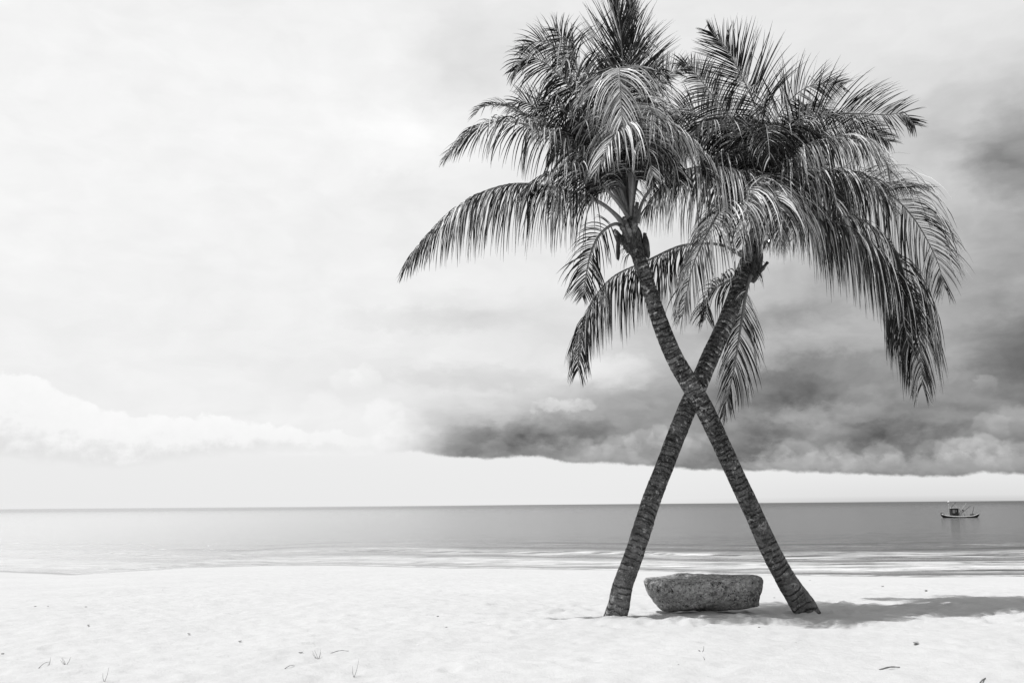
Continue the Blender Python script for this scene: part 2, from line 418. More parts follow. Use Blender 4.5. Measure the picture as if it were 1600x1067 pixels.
# ------------------------------------------------------------------ materials for palms
M['leaf'], nt, b = newmat('palm_leaf')
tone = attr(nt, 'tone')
base = tone.ramp([(0, 0.003), (0.46, 0.016), (0.62, 0.10), (0.82, 0.50), (1, 0.75)], 0, 1)  # sunlit leaflets and dark inner shade painted into the leaf colour
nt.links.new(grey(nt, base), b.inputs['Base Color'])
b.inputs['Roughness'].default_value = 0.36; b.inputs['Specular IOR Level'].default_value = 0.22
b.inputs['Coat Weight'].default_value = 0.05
M['rib'], nt, b = newmat('palm_midrib')
oc = objco(nt)
nt.links.new(grey(nt, 0.09 + noise(nt, oc, 9, 4) * 0.16), b.inputs['Base Color']); b.inputs['Roughness'].default_value = 0.45
setbump(nt, b, noise(nt, oc, 40, 3), 0.3, 0.01)
M['bark'], nt, b = newmat('palm_bark')
uv = attr(nt, 'along'); oc = objco(nt); x_, y_, z_ = sepxyz(nt, oc)
warp = (noise(nt, oc, 2.2, 3) - 0.5) * 0.16 + (noise(nt, oc, 9, 4) - 0.5) * 0.07
ph = (uv + warp) * (1 / 0.085)
fr = ph._m('FRACT'); cell = ph._m('FLOOR')
brk = noise(nt, oc, 6, 4, .6)
rv = noise(nt, vec(nt, cell * 3.7, cell * 1.3, 0), 1, 1)
ring = fr.step(0.42, 0.10) * brk.step(.38, .50) * rv.step(.35, .5)
patch = noise(nt, oc, 4.5, 6, 0.7); lich = noise(nt, oc, 11, 6, 0.75); mott = noise(nt, oc, 38, 5, 0.75)
stre = noise(nt, vec(nt, x_ * 9, y_ * 9, uv * 34), 1, 5, .7)
low = uv.step(2.6, 0.2)
cb_ = 0.030 + patch.step(0.42, 0.66) * 0.11 + (rv - 0.45) * 0.12 + mott.step(0.48, 0.62) * 0.10 + low * 0.09 + (stre - .5) * .34
cb_ = cb_ * (1 - ring * 0.75) + lich.step(0.575, 0.61) * 0.26 + fr.step(0.30, 0.44) * fr.step(0.60, 0.46) * lich.step(0.50, 0.60) * uv.step(2.6, 4.2) * 0.40
nt.links.new(grey(nt, cb_.max(0.010)), b.inputs['Base Color']); b.inputs['Roughness'].default_value = 0.85
b.inputs['Specular IOR Level'].default_value = 0.2
setbump(nt, b, mott * 0.6 + patch * 0.8 + stre * .5 - ring * 0.6, 1.0, 0.04)
M['fibre'], nt, b = newmat('palm_fibre')
oc = objco(nt); x_, y_, z_ = sepxyz(nt, oc)
fn = noise(nt, vec(nt, x_ * 30, y_ * 30, z_ * 4), 1, 4, 0.7)
nt.links.new(grey(nt, 0.02 + fn.step(0.4, 0.75) * 0.14), b.inputs['Base Color']); b.inputs['Roughness'].default_value = 0.9
setbump(nt, b, fn, 0.9, 0.03)

# ------------------------------------------------------------------ tube helper
def catmull(P, n):
    P = [Vector(p) for p in P]; Q = [P[0] * 2 - P[1]] + P + [P[-1] * 2 - P[-2]]
    out = []
    seg = len(P) - 1
    # arc-length resample
    fine_ = []
    for i in range(seg):
        a, b_, c, d_ = Q[i:i + 4]
        for k in range(24):
            t = k / 24
            fine_.append(0.5 * ((2 * b_) + (c - a) * t + (2 * a - 5 * b_ + 4 * c - d_) * t * t + (3 * b_ - a - 3 * c + d_) * t ** 3))
    fine_.append(P[-1])
    cum = [0]
    for i in range(1, len(fine_)): cum.append(cum[-1] + (fine_[i] - fine_[i - 1]).length)
    tot = cum[-1]; j = 0
    for k in range(n + 1):
        s = tot * k / n
        while j < len(cum) - 2 and cum[j + 1] < s: j += 1
        u = (s - cum[j]) / max(1e-9, cum[j + 1] - cum[j])
        out.append(fine_[j].lerp(fine_[j + 1], min(1, u)))
    return out, tot
def tube(C, R, ns, radf=None, cap=True):
    V, Fc = [], []
    ref = Vector((0, 1, 0)); n = len(C)
    for i in range(n):
        T = (C[min(n - 1, i + 1)] - C[max(0, i - 1)]).normalized()
        A = ref - T * ref.dot(T)
        if A.length < 1e-3: A = Vector((1, 0, 0)) - T * T.x
        A.normalize(); B = T.cross(A); ref = A
        for k in range(ns):
            th = 2 * PI * k / ns
            r = R[i] * (radf(i, th) if radf else 1)
            V.append(C[i] + (A * math.cos(th) + B * math.sin(th)) * r)
    for i in range(n - 1):
        for k in range(ns):
            k2 = (k + 1) % ns
            Fc.append((i * ns + k, i * ns + k2, (i + 1) * ns + k2, (i + 1) * ns + k))
    if cap:
        Fc.append(tuple(range(ns - 1, -1, -1))); Fc.append(tuple((n - 1) * ns + k for k in range(ns)))
    return V, Fc

# ------------------------------------------------------------------ palms
UP = Vector((0, 0, 1))
def frond(root, Y0, pts, L=0.85, start=0.2, droop=1.0, roll=0.0, lift=0.25, sp=0.0215, th0=62, rad=0.034, lit_tone=0.45, seed=0, wind=(0, 0, 0), miss=0.05, sides=(1, 1), width=0.021, side_v=None, rag=.45, ys=.72):
    R = random.Random(seed * 7919 + int(pts[-1][0]))
    P = [at(px, py, Y0 + dY * ys) for px, py, dY in pts]
    N = 60
    C, tot = catmull(P, N)
    rr = [rad * (1 - 0.86 * (i / N) ** 0.75) * (1 + 0.5 * max(0, 1 - i / 5)) for i in range(N + 1)]
    V, Fc = tube(C, rr, 6)
    # leaflets
    LV, LF, LT = [], [], []
    wv = Vector(wind)
    n = int(tot * (1 - start) / sp)
    clump = [R.uniform(-1, 1) for _ in range(40)]
    for side in (1, -1):
        if not sides[0 if side == 1 else 1]: continue
        for k in range(n):
            if R.random() < miss + (.35 if clump[(k * 13 // n + 7) % 40] > .72 else 0): continue
            u = max(0.0, (k + R.uniform(-.25, .25)) / n)
            s = start + (1 - start) * min(1, max(0, u))
            f = s * N; i = min(N - 1, int(f)); p = C[i].lerp(C[i + 1], f - i)
            T = (C[min(N, i + 2)] - C[max(0, i - 1)]).normalized()
            sd_ = T.cross(UP)
            if sd_.length < 0.35:
                sd_ = sd_ + Vector((0.6, 0, 0)).cross(T).cross(T) * -0.5
                if sd_.length < .1: sd_ = Vector((1, 0, 0))
            if side_v is not None: sd_ = Vector(side_v) - T * T.dot(Vector(side_v))
            sd_.normalize(); nu = sd_.cross(T).normalized()
            sd_ = (Matrix.Rotation(roll, 3, T) @ sd_); nu = sd_.cross(T).normalized()
            cl = clump[int(u * 13)] * (1 - (u * 13) % 1) + clump[int(u * 13) + 1] * ((u * 13) % 1)
            th = math.radians(max(14, th0 + 12 - 44 * u ** 1.8 + rag * (11 * cl + R.gauss(0, 5))))   # angle away from the midrib
            dr = sd_ * (side * math.sin(th)) + T * math.cos(th) + nu * (lift + R.uniform(-.12, .16) + 0.12 * cl)
            dr.normalize()
            prof = (0.62 + 0.38 * math.sin(PI * min(1, u * 1.15 + .12))) * (1 if u < .74 else 1 - (u - .74) * 2.5)
            ln = 1.2 * L * prof * (R.uniform(.86, 1.08) if R.random() < .85 else R.uniform(.55, 1.15))
            wd = width * (0.7 + 0.3 * prof) * R.uniform(.8, 1.2)
            ns = 6; q = p.copy(); tw = R.gauss(0, .3); tw2 = R.uniform(-.5, .5)
            stiff = max(.55, 1 + .18 * cl + R.gauss(0, .11) + (R.uniform(-.4, .5) if R.random() < .1 else 0))
            kink = R.randint(2, 4) if R.random() < .09 else 99
            b0 = len(LV); lat = Vector((R.gauss(0, .045), R.gauss(0, .045), 0)) + Vector((.10, .03, 0)) * cl; tn = min(1, max(0, lit_tone + R.gauss(0, .30) + .10 * cl))
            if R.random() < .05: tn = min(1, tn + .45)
            for j in range(ns + 1):
                t = j / ns
                wvec = T - dr * T.dot(dr)
                if wvec.length < 1e-3: wvec = nu
                wvec.normalize()
                wvec = Matrix.Rotation(tw + tw2 * t, 3, dr) @ wvec
                nn = dr.cross(wvec)
                wj = wd * (0.35 + 0.65 * min(1, t * 4)) * (1 - t ** 2.2) * .5 + 0.0008
                LV.append(q - wvec * wj); LV.append(q + nn * wj * .55); LV.append(q + wvec * wj)
                LT += [tn, tn, tn]
                if j < ns:
                    dd = droop * stiff * (0.26 + 0.26 * t) * (ln / .85)
                    if j == kink: dd += 1.4
                    dr = (dr + Vector((0, 0, -1)) * dd + wv * (0.3 * t) + lat * rag).normalized()
                    q = q + dr * (ln / ns)
                    a = b0 + 3 * j
                    LF.append((a, a + 1, a + 4, a + 3)); LF.append((a + 1, a + 2, a + 5, a + 4))
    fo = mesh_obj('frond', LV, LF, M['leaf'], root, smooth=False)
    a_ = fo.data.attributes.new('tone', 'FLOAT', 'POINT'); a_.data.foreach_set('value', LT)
    mo = mesh_obj('midrib', V, Fc, M['rib'], fo)
    return fo

_i, _j = np.meshgrid(np.arange(421), np.arange(36), indexing='ij')
PN = fbm(_i * .16, _j * .25, 3, .6) * 1.0
PN = PN * .75 + PN[:, ::-1] * .25
def trunk(root, pts, seed, flare=1.35):
    R = random.Random(seed)
    C, tot = catmull([at(px, py, Y) for px, py, Y, r in pts], 420)
    ss = [0]; P = [at(px, py, Y) for px, py, Y, r in pts]
    for i in range(1, len(P)): ss.append(ss[-1] + (P[i] - P[i - 1]).length)
    rp = [r * Y / F for px, py, Y, r in pts]
    n = len(C); rr = []
    jit = [R.uniform(-.012, .02) for _ in range(200)]
    for i in range(n):
        s = tot * i / (n - 1)
        r = float(np.interp(s * ss[-1] / tot, ss, rp))
        k = s / 0.085 + .8 * math.sin(s * 3.1) + .5 * math.sin(s * 7.7 + 1); fr_ = k % 1
        r *= 1 + jit[int(k) % 200] + (0.012 + 1.1 * max(0, jit[(int(k) * 7) % 200])) * (fr_ ** 2)
        rr.append(r)
    ph = R.uniform(0, 6)
    V, Fc = tube(C, rr, 36, lambda i, th: 1 + .025 * math.sin(2 * th + ph + i * .01) + .03 * float(PN[i % 420, int(th * 36 / (2 * PI) + .5) % 36]))
    o = mesh_obj('trunk', V, Fc, M['bark'], root)
    a_ = o.data.attributes.new('along', 'FLOAT', 'POINT')
    a_.data.foreach_set('value', np.repeat(np.linspace(0, tot, n), 36).astype(np.float32))
    return C
def lump(name, root, c, r3, mat, seed, amp=.22, up=UP, spikes=0):
    R = random.Random(seed); bm = bmesh.new(); bmesh.ops.create_icosphere(bm, subdivisions=4, radius=1)
    q = Vector(up).normalized().to_track_quat('Z', 'Y').to_matrix()
    off = R.uniform(0, 50)
    for v in bm.verts:
        p = v.co.copy()
        nz = float(perlin(np.array([math.atan2(p.y, p.x) * 2.2 + off]), np.array([p.z * 1.6 + off]))[0])
        nz += .5 * math.sin(math.atan2(p.y, p.x) * 7 + off) * .4
        k = 1 + amp * nz * 2
        v.co = Vector(c) + q @ Vector((p.x * r3[0] * k, p.y * r3[1] * k, p.z * r3[2] * (1 + amp * nz)))
    V = [v.co.copy() for v in bm.verts]; Fc = [tuple(v.index for v in f.verts) for f in bm.faces]; bm.free()
    return mesh_obj(name, V, Fc, mat, root)

M['sheath'], nt, b = newmat('leaf_base_sheath')
oc = objco(nt); x_, y_, z_ = sepxyz(nt, oc)
fn = noise(nt, vec(nt, x_ * 22, y_ * 22, z_ * 3), 1, 5, 0.7); fm = noise(nt, oc, 7, 5, .65)
nt.links.new(grey(nt, 0.03 + fn.step(0.40, 0.70) * 0.10 + fm.step(.45, .65) * .20), b.inputs['Base Color']); b.inputs['Roughness'].default_value = 0.75
setbump(nt, b, fn + fm, 0.8, 0.03)
def crown_heart(root, c, ax, seed):
    # old leaf bases clasping the trunk top, and dry fibre hanging from them
    R = random.Random(seed); ax = ax.normalized()
    for k in range(9):
        th = 2 * PI * k / 9 * 1.0 + R.uniform(-.25, .25) + (k % 2) * .35; h0 = -.14 + .055 * k
        out = Vector((math.cos(th), math.sin(th), 0)); out = (out - ax * ax.dot(out)).normalized()
        ln = R.uniform(.22, .42)
        a = c + ax * h0 + out * .07; m1 = c + ax * (h0 + .14) + out * .135; e = c + ax * (h0 + ln) + out * (.15 + R.uniform(.03, .12))
        C, t = catmull([a, m1, e], 12)
        V, Fc = tube(C, [.085 - .045 * (i / 12) + .008 * math.sin(i * 1.7 + k) for i in range(13)], 10, lambda i, q: .75 + .25 * math.cos(2 * q) + .10 * math.sin(5 * q + i * .6))
        mesh_obj('leaf_base', V, Fc, M['sheath'], root)
    LV, LF = [], []
    for k in range(46):
        th = R.uniform(0, 2 * PI); out = Vector((math.cos(th), math.sin(th), 0))
        q = c + ax * R.uniform(-.08, .26) + out * .13; d_ = (out + Vector((0, 0, R.uniform(-.2, .5)))).normalized()
        ln = R.uniform(.10, .36); wd = R.uniform(.006, .022); b0 = len(LV)
        for j in range(6):
            wv_ = d_.cross(out.cross(UP) + Vector((.01, .02, .03))).cross(d_)
            if wv_.length < 1e-3: wv_ = out.cross(UP)
            wv_.normalize(); w_ = wd * (1 - j / 5.2)
            nn_ = d_.cross(wv_) * w_ * .4
            LV += [q - wv_ * w_, q + nn_, q + wv_ * w_]
            if j < 5:
                a = b0 + 3 * j; LF += [(a, a + 1, a + 4, a + 3), (a + 1, a + 2, a + 5, a + 4)]
            d_ = (d_ + Vector((R.gauss(0, .12), R.gauss(0, .12), -.75))).normalized(); q = q + d_ * (ln / 5)
    o = mesh_obj('hanging_fibre', LV, LF, M['fibre'], root, smooth=False)
# --- palm rooted left of the boulder, leaning right and away
ga = ground_pt(963, 955)
A = empty('palm_tree', (ga.x, ga.y, 1.36))
tag(A, 'palm rooted left of the boulder, leaning right, its trunk behind at the crossing', 'palm tree', 'crossed coconut palms on the beach')
trunk(A, [(957, 985, 13.2, 20), (962, 962, 13.2, 17.5), (967, 945, 13.2, 16.5), (973, 915, 13.24, 15.5), (989, 871, 13.3, 14.5), (1003, 828, 13.36, 14.5), (1019, 778, 13.45, 14.2),
          (1037, 732, 13.55, 13.8), (1055, 685, 13.65, 14), (1072, 643, 13.75, 14), (1089, 606, 13.85, 14), (1110, 557, 13.95, 13.5),
          (1131, 511, 14.05, 13), (1147, 469, 14.15, 12.5), (1158, 434, 14.25, 12), (1170, 400, 14.3, 11), (1180, 360, 14.35, 8)], 1)
YA = 14.3
lump('fibre_sheath', A, at(1178, 412, YA), (.135, .135, .32), M['fibre'], 4, .10, (0.25, 0, 1))
crown_heart(A, at(1172, 425, YA), Vector((.25, 0, 1)), 5)
H = (1182, 372, 0)
PA = [
 # front fronds, sunlit brightness painted into their tone
 dict(pts=[H, (1192, 322, -.2), (1194, 284, -.35), (1150, 266, -.9), (1095, 260, -1.3), (1045, 279, -1.6), (1010, 325, -1.8)], L=1.15, start=.30, droop=1.35, lit_tone=.80, lift=.1, sp=.018),
 dict(pts=[H, (1186, 320, -.3), (1168, 298, -.7), (1140, 308, -1.2), (1112, 352, -1.6), (1083, 415, -1.8), (1066, 495, -1.9)], L=1.1, start=.25, droop=1.0, lit_tone=.72, sp=.02),
 dict(pts=[H, (1190, 310, -.4), (1205, 283, -.9), (1225, 300, -1.4), (1240, 330, -1.7), (1240, 372, -1.8)], L=1.1, start=.3, droop=1.2, lit_tone=.74),
 dict(pts=[H, (1187, 310, -.5), (1180, 282, -1.0), (1172, 292, -1.5), (1166, 330, -1.9), (1160, 380, -2.0)], L=1.0, start=.35, droop=1.2, lit_tone=.7, roll=.2),
 # left reaching behind the other trunk
 dict(pts=[(1168, 405, 0), (1130, 384, .0), (1092, 381, 0), (1058, 386, .05), (1012, 407, .05), (956, 434, 0), (922, 478, -.1), (908, 525, -.15), (903, 580, -.2)], L=1.1, start=.24, droop=1.2, lit_tone=.42, lift=.05, rad=.03),
 # low left and hanging
 dict(pts=[(1168, 428, -.1), (1146, 436, -.2), (1118, 450, -.3), (1106, 466, -.35), (1102, 500, -.4)], L=.62, start=.15, droop=.9, lit_tone=.35, roll=.5, sp=.021),
 dict(pts=[(1172, 430, -.1), (1166, 456, -.25), (1156, 519, -.4), (1144, 590, -.45), (1129, 650, -.5)], L=.72, start=.1, droop=.7, lit_tone=.55, roll=1.2, th0=40),
 # right big drooping
 dict(pts=[H, (1205, 352, -.1), (1245, 340, -.2), (1290, 331, -.4), (1346, 344, -.6), (1392, 384, -.75), (1420, 455, -.85), (1436, 530, -.9), (1441, 602, -.9)], L=1.45, start=.18, droop=1.4, lit_tone=.55, sp=.019),
 dict(pts=[H, (1212, 350, -.4), (1260, 342, -.7), (1320, 352, -1.0), (1372, 392, -1.2), (1403, 460, -1.3), (1420, 540, -1.3)], L=1.25, start=.22, droop=1.5, lit_tone=.35),
 dict(pts=[H, (1200, 330, .1), (1250, 306, .2), (1319, 297, .3), (1380, 299, .3), (1425, 338, .25), (1461, 400, .2), (1477, 452, .2)], L=1.25, start=.24, droop=.7, lit_tone=.62, roll=-.6, sp=.022),
 dict(pts=[H, (1205, 330, .6), (1260, 300, 1.0), (1330, 288, 1.3), (1400, 292, 1.4), (1450, 294, 1.5)], L=.8, start=.25, droop=1.0, lit_tone=.4),
 dict(pts=[H, (1198, 310, -.2), (1222, 262, -.4), (1275, 225, -.7), (1337, 217, -.9), (1376, 243, -1.0), (1393, 272, -1.0)], L=.95, start=.28, droop=1.1, lit_tone=.78),
 dict(pts=[H, (1196, 300, 0), (1218, 230, .05), (1262, 186, .05), (1330, 178, 0), (1385, 180, 0), (1408, 178, 0), (1430, 196, 0)], L=.85, start=.30, droop=.35, lit_tone=.48, roll=-1.0, lift=.0, miss=.1),
 dict(pts=[H, (1190, 290, .2), (1205, 205, .3), (1232, 160, .3), (1268, 134, .25), (1318, 134, .2)], L=.8, start=.32, droop=.35, lit_tone=.5, roll=-.9, lift=.0),
 dict(pts=[H, (1186, 280, .1), (1190, 215, .0), (1178, 162, -.05), (1156, 115, -.1), (1135, 76, -.1), (1109, 49, -.1)], L=1.0, start=.34, droop=.12, lit_tone=.34, roll=1.25, th0=46, rag=.4, lift=.0),
 dict(pts=[H, (1176, 280, .1), (1150, 200, .1), (1112, 148, .0), (1078, 105, .0), (1062, 98, 0)], L=.78, start=.34, droop=.35, lit_tone=.45, roll=1.0, th0=50),
 dict(pts=[H, (1172, 290, .5), (1140, 220, .8), (1095, 180, 1.0), (1050, 172, 1.2), (1028, 196, 1.2)], L=.8, start=.3, droop=.6, lit_tone=.42, roll=.5),
 dict(pts=[H, (1176, 280, -.4), (1150, 210, -.8), (1120, 190, -1.2), (1090, 200, -1.5), (1075, 240, -1.6)], L=.8, start=.3, droop=1.0, lit_tone=.42),
 # towards the viewer, shade of the undersides painted as a dark tone
 dict(pts=[H, (1184, 290, -.3), (1190, 225, -.8), (1196, 196, -1.3), (1200, 215, -1.7), (1203, 250, -1.9)], L=.85, start=.3, droop=1.0, lit_tone=.12),
 dict(pts=[H, (1184, 290, .3), (1180, 215, .9), (1170, 190, 1.5), (1160, 200, 2.0), (1155, 240, 2.4)], L=.9, start=.3, droop=1.0, lit_tone=.15),
 dict(pts=[H, (1192, 290, .4), (1215, 225, 1.1), (1245, 205, 1.7), (1270, 225, 2.2), (1285, 270, 2.4)], L=.9, start=.3, droop=1.0, lit_tone=.2),
 dict(pts=[H, (1196, 310, -.4), (1215, 275, -.9), (1250, 262, -1.3), (1290, 285, -1.6), (1310, 330, -1.7)], L=.8, start=.3, droop=1.1, lit_tone=.4),
 dict(pts=[H, (1196, 330, .5), (1225, 290, 1.0), (1270, 280, 1.5), (1315, 320, 1.9), (1330, 380, 2.0)], L=.9, start=.3, droop=1.1, lit_tone=.2),
]
PA += [
 dict(pts=[H, (1196, 300, -.5), (1200, 272, -1.1), (1208, 285, -1.6), (1214, 325, -2.0), (1218, 375, -2.2)], L=1.0, start=.3, droop=1.2, lit_tone=.62),
 dict(pts=[H, (1200, 305, .1), (1232, 240, .2), (1285, 205, .2), (1345, 200, .1), (1390, 222, .1)], L=.95, start=.27, droop=.8, lit_tone=.45, roll=-.4),
 dict(pts=[H, (1204, 325, -.2), (1245, 285, -.4), (1300, 268, -.6), (1355, 282, -.7), (1395, 325, -.8)], L=1.0, start=.25, droop=1.1, lit_tone=.5),
 dict(pts=[H, (1176, 300, .4), (1150, 240, .9), (1110, 215, 1.3), (1075, 225, 1.6), (1050, 265, 1.7)], L=.95, start=.25, droop=1.2, lit_tone=.15),
 dict(pts=[H, (1190, 290, .2), (1210, 220, .5), (1235, 185, .7), (1270, 170, .8), (1300, 185, .9)], L=.9, start=.3, droop=.8, lit_tone=.3),
 dict(pts=[H, (1188, 300, -.3), (1198, 240, -.6), (1222, 205, -.9), (1255, 195, -1.1), (1290, 215, -1.2)], L=.85, start=.3, droop=.9, lit_tone=.4),
 dict(pts=[H, (1190, 330, .2), (1215, 310, .5), (1255, 315, .8), (1290, 345, .9), (1305, 400, .9)], L=1.0, start=.2, droop=1.3, lit_tone=.25),
 dict(pts=[H, (1180, 310, -.2), (1165, 262, -.6), (1140, 240, -.9), (1112, 250, -1.1), (1095, 285, -1.2)], L=.9, start=.3, droop=1.2, lit_tone=.3),
]
for i, kw in enumerate(PA): frond(A, YA, seed=i + 1, **kw)

# --- palm rooted right of the boulder, leaning left and towards the viewer
gb = ground_pt(1254, 946)
B = empty('palm_tree', (gb.x, gb.y, 1.36))
tag(B, 'palm rooted right of the boulder, leaning left, its trunk in front at the crossing', 'palm tree', 'crossed coconut palms on the beach')
trunk(B, [(1270, 978, 13.85, 20), (1260, 955, 13.8, 18.5), (1251, 940, 13.8, 17.5), (1241, 925, 13.78, 16.3), (1227, 903, 13.75, 15), (1202, 856, 13.68, 14), (1178, 803, 13.6, 13.5),
          (1153, 750, 13.5, 13.3), (1128, 696, 13.42, 13.3), (1102, 641, 13.35, 14), (1081, 605, 13.3, 14.5), (1056, 563, 13.22, 13.5), (1037, 519, 13.15, 13),
          (1021, 473, 13.08, 12.2), (1006, 425, 13.0, 11.5), (993, 385, 13.0, 11), (984, 340, 13.0, 8)], 2)
YB = 13.0
lump('fibre_sheath', B, at(988, 372, YB), (.135, .135, .30), M['fibre'], 14, .12, (-.15, 0, 1))
crown_heart(B, at(990, 392, YB), Vector((-.15, 0, 1)), 6)
lump('seed_pod', B, at(1010, 384, YB - .05), (.04, .045, .2), M['fibre'], 18, .15, (-.12, 0, 1))
lump('dry_fibre', B, at(966, 386, YB - .05), (.03, .03, .2), M['fibre'], 19, .2, (.05, 0, 1))
G = (986, 345, 0)
PB = [
 dict(pts=[(978, 356, 0), (962, 336, -.05), (936, 316, -.1), (900, 303, -.2), (850, 291, -.3), (795, 289, -.4), (737, 309, -.45), (684, 352, -.5), (650, 392, -.5), (632, 420, -.5)], L=1.0, start=.16, droop=1.35, lit_tone=.60, lift=.12, sp=.019, rad=.036),
 dict(pts=[G, (968, 300, .1), (938, 250, .2), (895, 215, .3), (840, 190, .4), (790, 166, .4), (755, 167, .4), (742, 180, .4)], L=.7, start=.25, droop=.7, lit_tone=.5, roll=-.3),
 dict(pts=[G, (966, 310, -.1), (935, 262, -.3), (893, 232, -.5), (835, 200, -.7), (780, 190, -.8), (735, 207, -.9), (697, 247, -.9)], L=.82, start=.22, droop=.95, lit_tone=.55, sp=.022),
 dict(pts=[G, (960, 310, -.4), (925, 275, -.9), (880, 262, -1.3), (840, 280, -1.6), (815, 310, -1.7)], L=.7, start=.25, droop=1.0, lit_tone=.42),
 dict(pts=[G, (972, 290, 0), (948, 220, .0), (925, 160, 0), (906, 118, 0), (885, 70, 0), (866, 44, 0)], L=.9, start=.34, droop=.65, lit_tone=.42, roll=.9, lift=.0, sides=(1, 1)),
 dict(pts=[G, (968, 290, -.1), (935, 215, -.2), (900, 150, -.3), (860, 105, -.4), (825, 90, -.4), (803, 112, -.4)], L=.95, start=.34, droop=.8, lit_tone=.45, roll=.35, sp=.02),
 dict(pts=[G, (962, 300, .3), (915, 235, .6), (868, 190, .8), (820, 160, 1.0), (800, 165, 1.0)], L=.8, start=.3, droop=.7, lit_tone=.4, roll=.4),
 # spear and upper fan
 dict(pts=[G, (984, 280, 0), (980, 200, 0), (975, 120, 0), (968, 40, 0), (962, -2, 0)], L=1.05, start=.40, droop=.05, lit_tone=.34, side_v=(1, .25, 0), th0=27, rag=.4, lift=0, sp=.02),
 dict(pts=[G, (986, 280, .2), (992, 200, .3), (990, 120, .4), (982, 50, .4), (985, 2, .4)], L=.75, start=.45, droop=.05, lit_tone=.38, side_v=(1, -.4, 0), th0=26, rag=.4, lift=0),
 dict(pts=[G, (980, 280, .2), (962, 200, .3), (945, 140, .35), (938, 100, .4)], L=.6, start=.45, droop=.1, lit_tone=.4, side_v=(1, .1, 0), th0=26, rag=.4),
 # front fronds that arch towards the viewer, sunlit look painted in
 dict(pts=[G, (984, 280, -.3), (978, 180, -.8), (972, 118, -1.3), (968, 108, -1.7), (968, 130, -2.0), (972, 190, -2.3)], L=.95, start=.38, droop=.9, lit_tone=.82, lift=.15, sp=.021, width=.02),
 dict(pts=[G, (990, 280, -.2), (1000, 200, -.5), (1010, 178, -.9), (1030, 186, -1.2), (1060, 205, -1.4), (1088, 228, -1.5)], L=.9, start=.34, droop=1.15, lit_tone=.76),
 dict(pts=[G, (986, 290, -.5), (988, 225, -1.0), (985, 190, -1.5), (975, 192, -1.9), (955, 220, -2.2), (935, 262, -2.4)], L=.85, start=.34, droop=1.1, lit_tone=.72),
 dict(pts=[G, (988, 290, -.6), (992, 235, -1.1), (1000, 215, -1.6), (1012, 230, -2.0), (1020, 275, -2.2)], L=.72, start=.34, droop=1.1, lit_tone=.5),
 # right side
 dict(pts=[(995, 348, 0), (1003, 318, -.05), (1022, 285, -.1), (1040, 245, -.1), (1060, 225, -.1), (1090, 240, -.1), (1110, 280, -.1)], L=.8, start=.3, droop=1.1, lit_tone=.4),
 dict(pts=[G, (992, 280, .2), (1005, 200, .4), (1022, 150, .5), (1045, 118, .5), (1075, 104, .5)], L=.7, start=.36, droop=.5, lit_tone=.45, roll=-.6),
 dict(pts=[G, (994, 290, .4), (1015, 220, .8), (1040, 190, 1.1), (1080, 185, 1.3)], L=.8, start=.3, droop=.8, lit_tone=.35),
 dict(pts=[G, (990, 270, .0), (998, 180, .0), (1012, 130, .0), (1030, 108, .0), (1042, 122, 0)], L=.6, start=.4, droop=.8, lit_tone=.55),
 # back fill with inner shade painted dark, and low left droop
 dict(pts=[G, (978, 290, .5), (965, 220, 1.1), (950, 180, 1.7), (935, 190, 2.1), (925, 230, 2.3)], L=.9, start=.3, droop=1.0, lit_tone=.15),
 dict(pts=[G, (988, 290, .5), (1000, 210, 1.2), (1010, 180, 1.8), (1020, 200, 2.3), (1025, 250, 2.5)], L=.9, start=.3, droop=1.0, lit_tone=.15),
 dict(pts=[G, (982, 310, .5), (950, 270, 1.1), (910, 260, 1.6), (880, 290, 2.0), (868, 330, 2.1)], L=.8, start=.3, droop=1.0, lit_tone=.25),
 dict(pts=[(980, 362, .1), (962, 350, .3), (938, 366, .5), (922, 400, .6), (910, 465, .65)], L=.6, start=.2, droop=.9, lit_tone=.35, roll=.4),
]
PB += [
 dict(pts=[G, (970, 280, .1), (945, 205, .2), (915, 140, .3), (880, 85, .35), (845, 65, .35), (815, 76, .35)], L=.85, start=.34, droop=.7, lit_tone=.4, roll=.5),
 dict(pts=[G, (968, 290, -.2), (938, 235, -.5), (900, 190, -.7), (865, 165, -.8), (835, 175, -.9)], L=.9, start=.3, droop=.9, lit_tone=.35),
 dict(pts=[G, (975, 290, .3), (955, 230, .7), (925, 200, 1.1), (890, 205, 1.4), (865, 240, 1.5)], L=.95, start=.28, droop=1.1, lit_tone=.15),
 dict(pts=[G, (984, 290, -.3), (980, 240, -.8), (965, 215, -1.2), (945, 225, -1.5), (925, 262, -1.6)], L=.85, start=.3, droop=1.1, lit_tone=.35),
 dict(pts=[G, (990, 290, -.2), (1000, 240, -.6), (1020, 225, -.9), (1045, 245, -1.1), (1062, 285, -1.2)], L=.85, start=.3, droop=1.1, lit_tone=.35),
]
for i, kw in enumerate(PB): frond(B, YB, seed=i + 101, ys=.52, **kw)

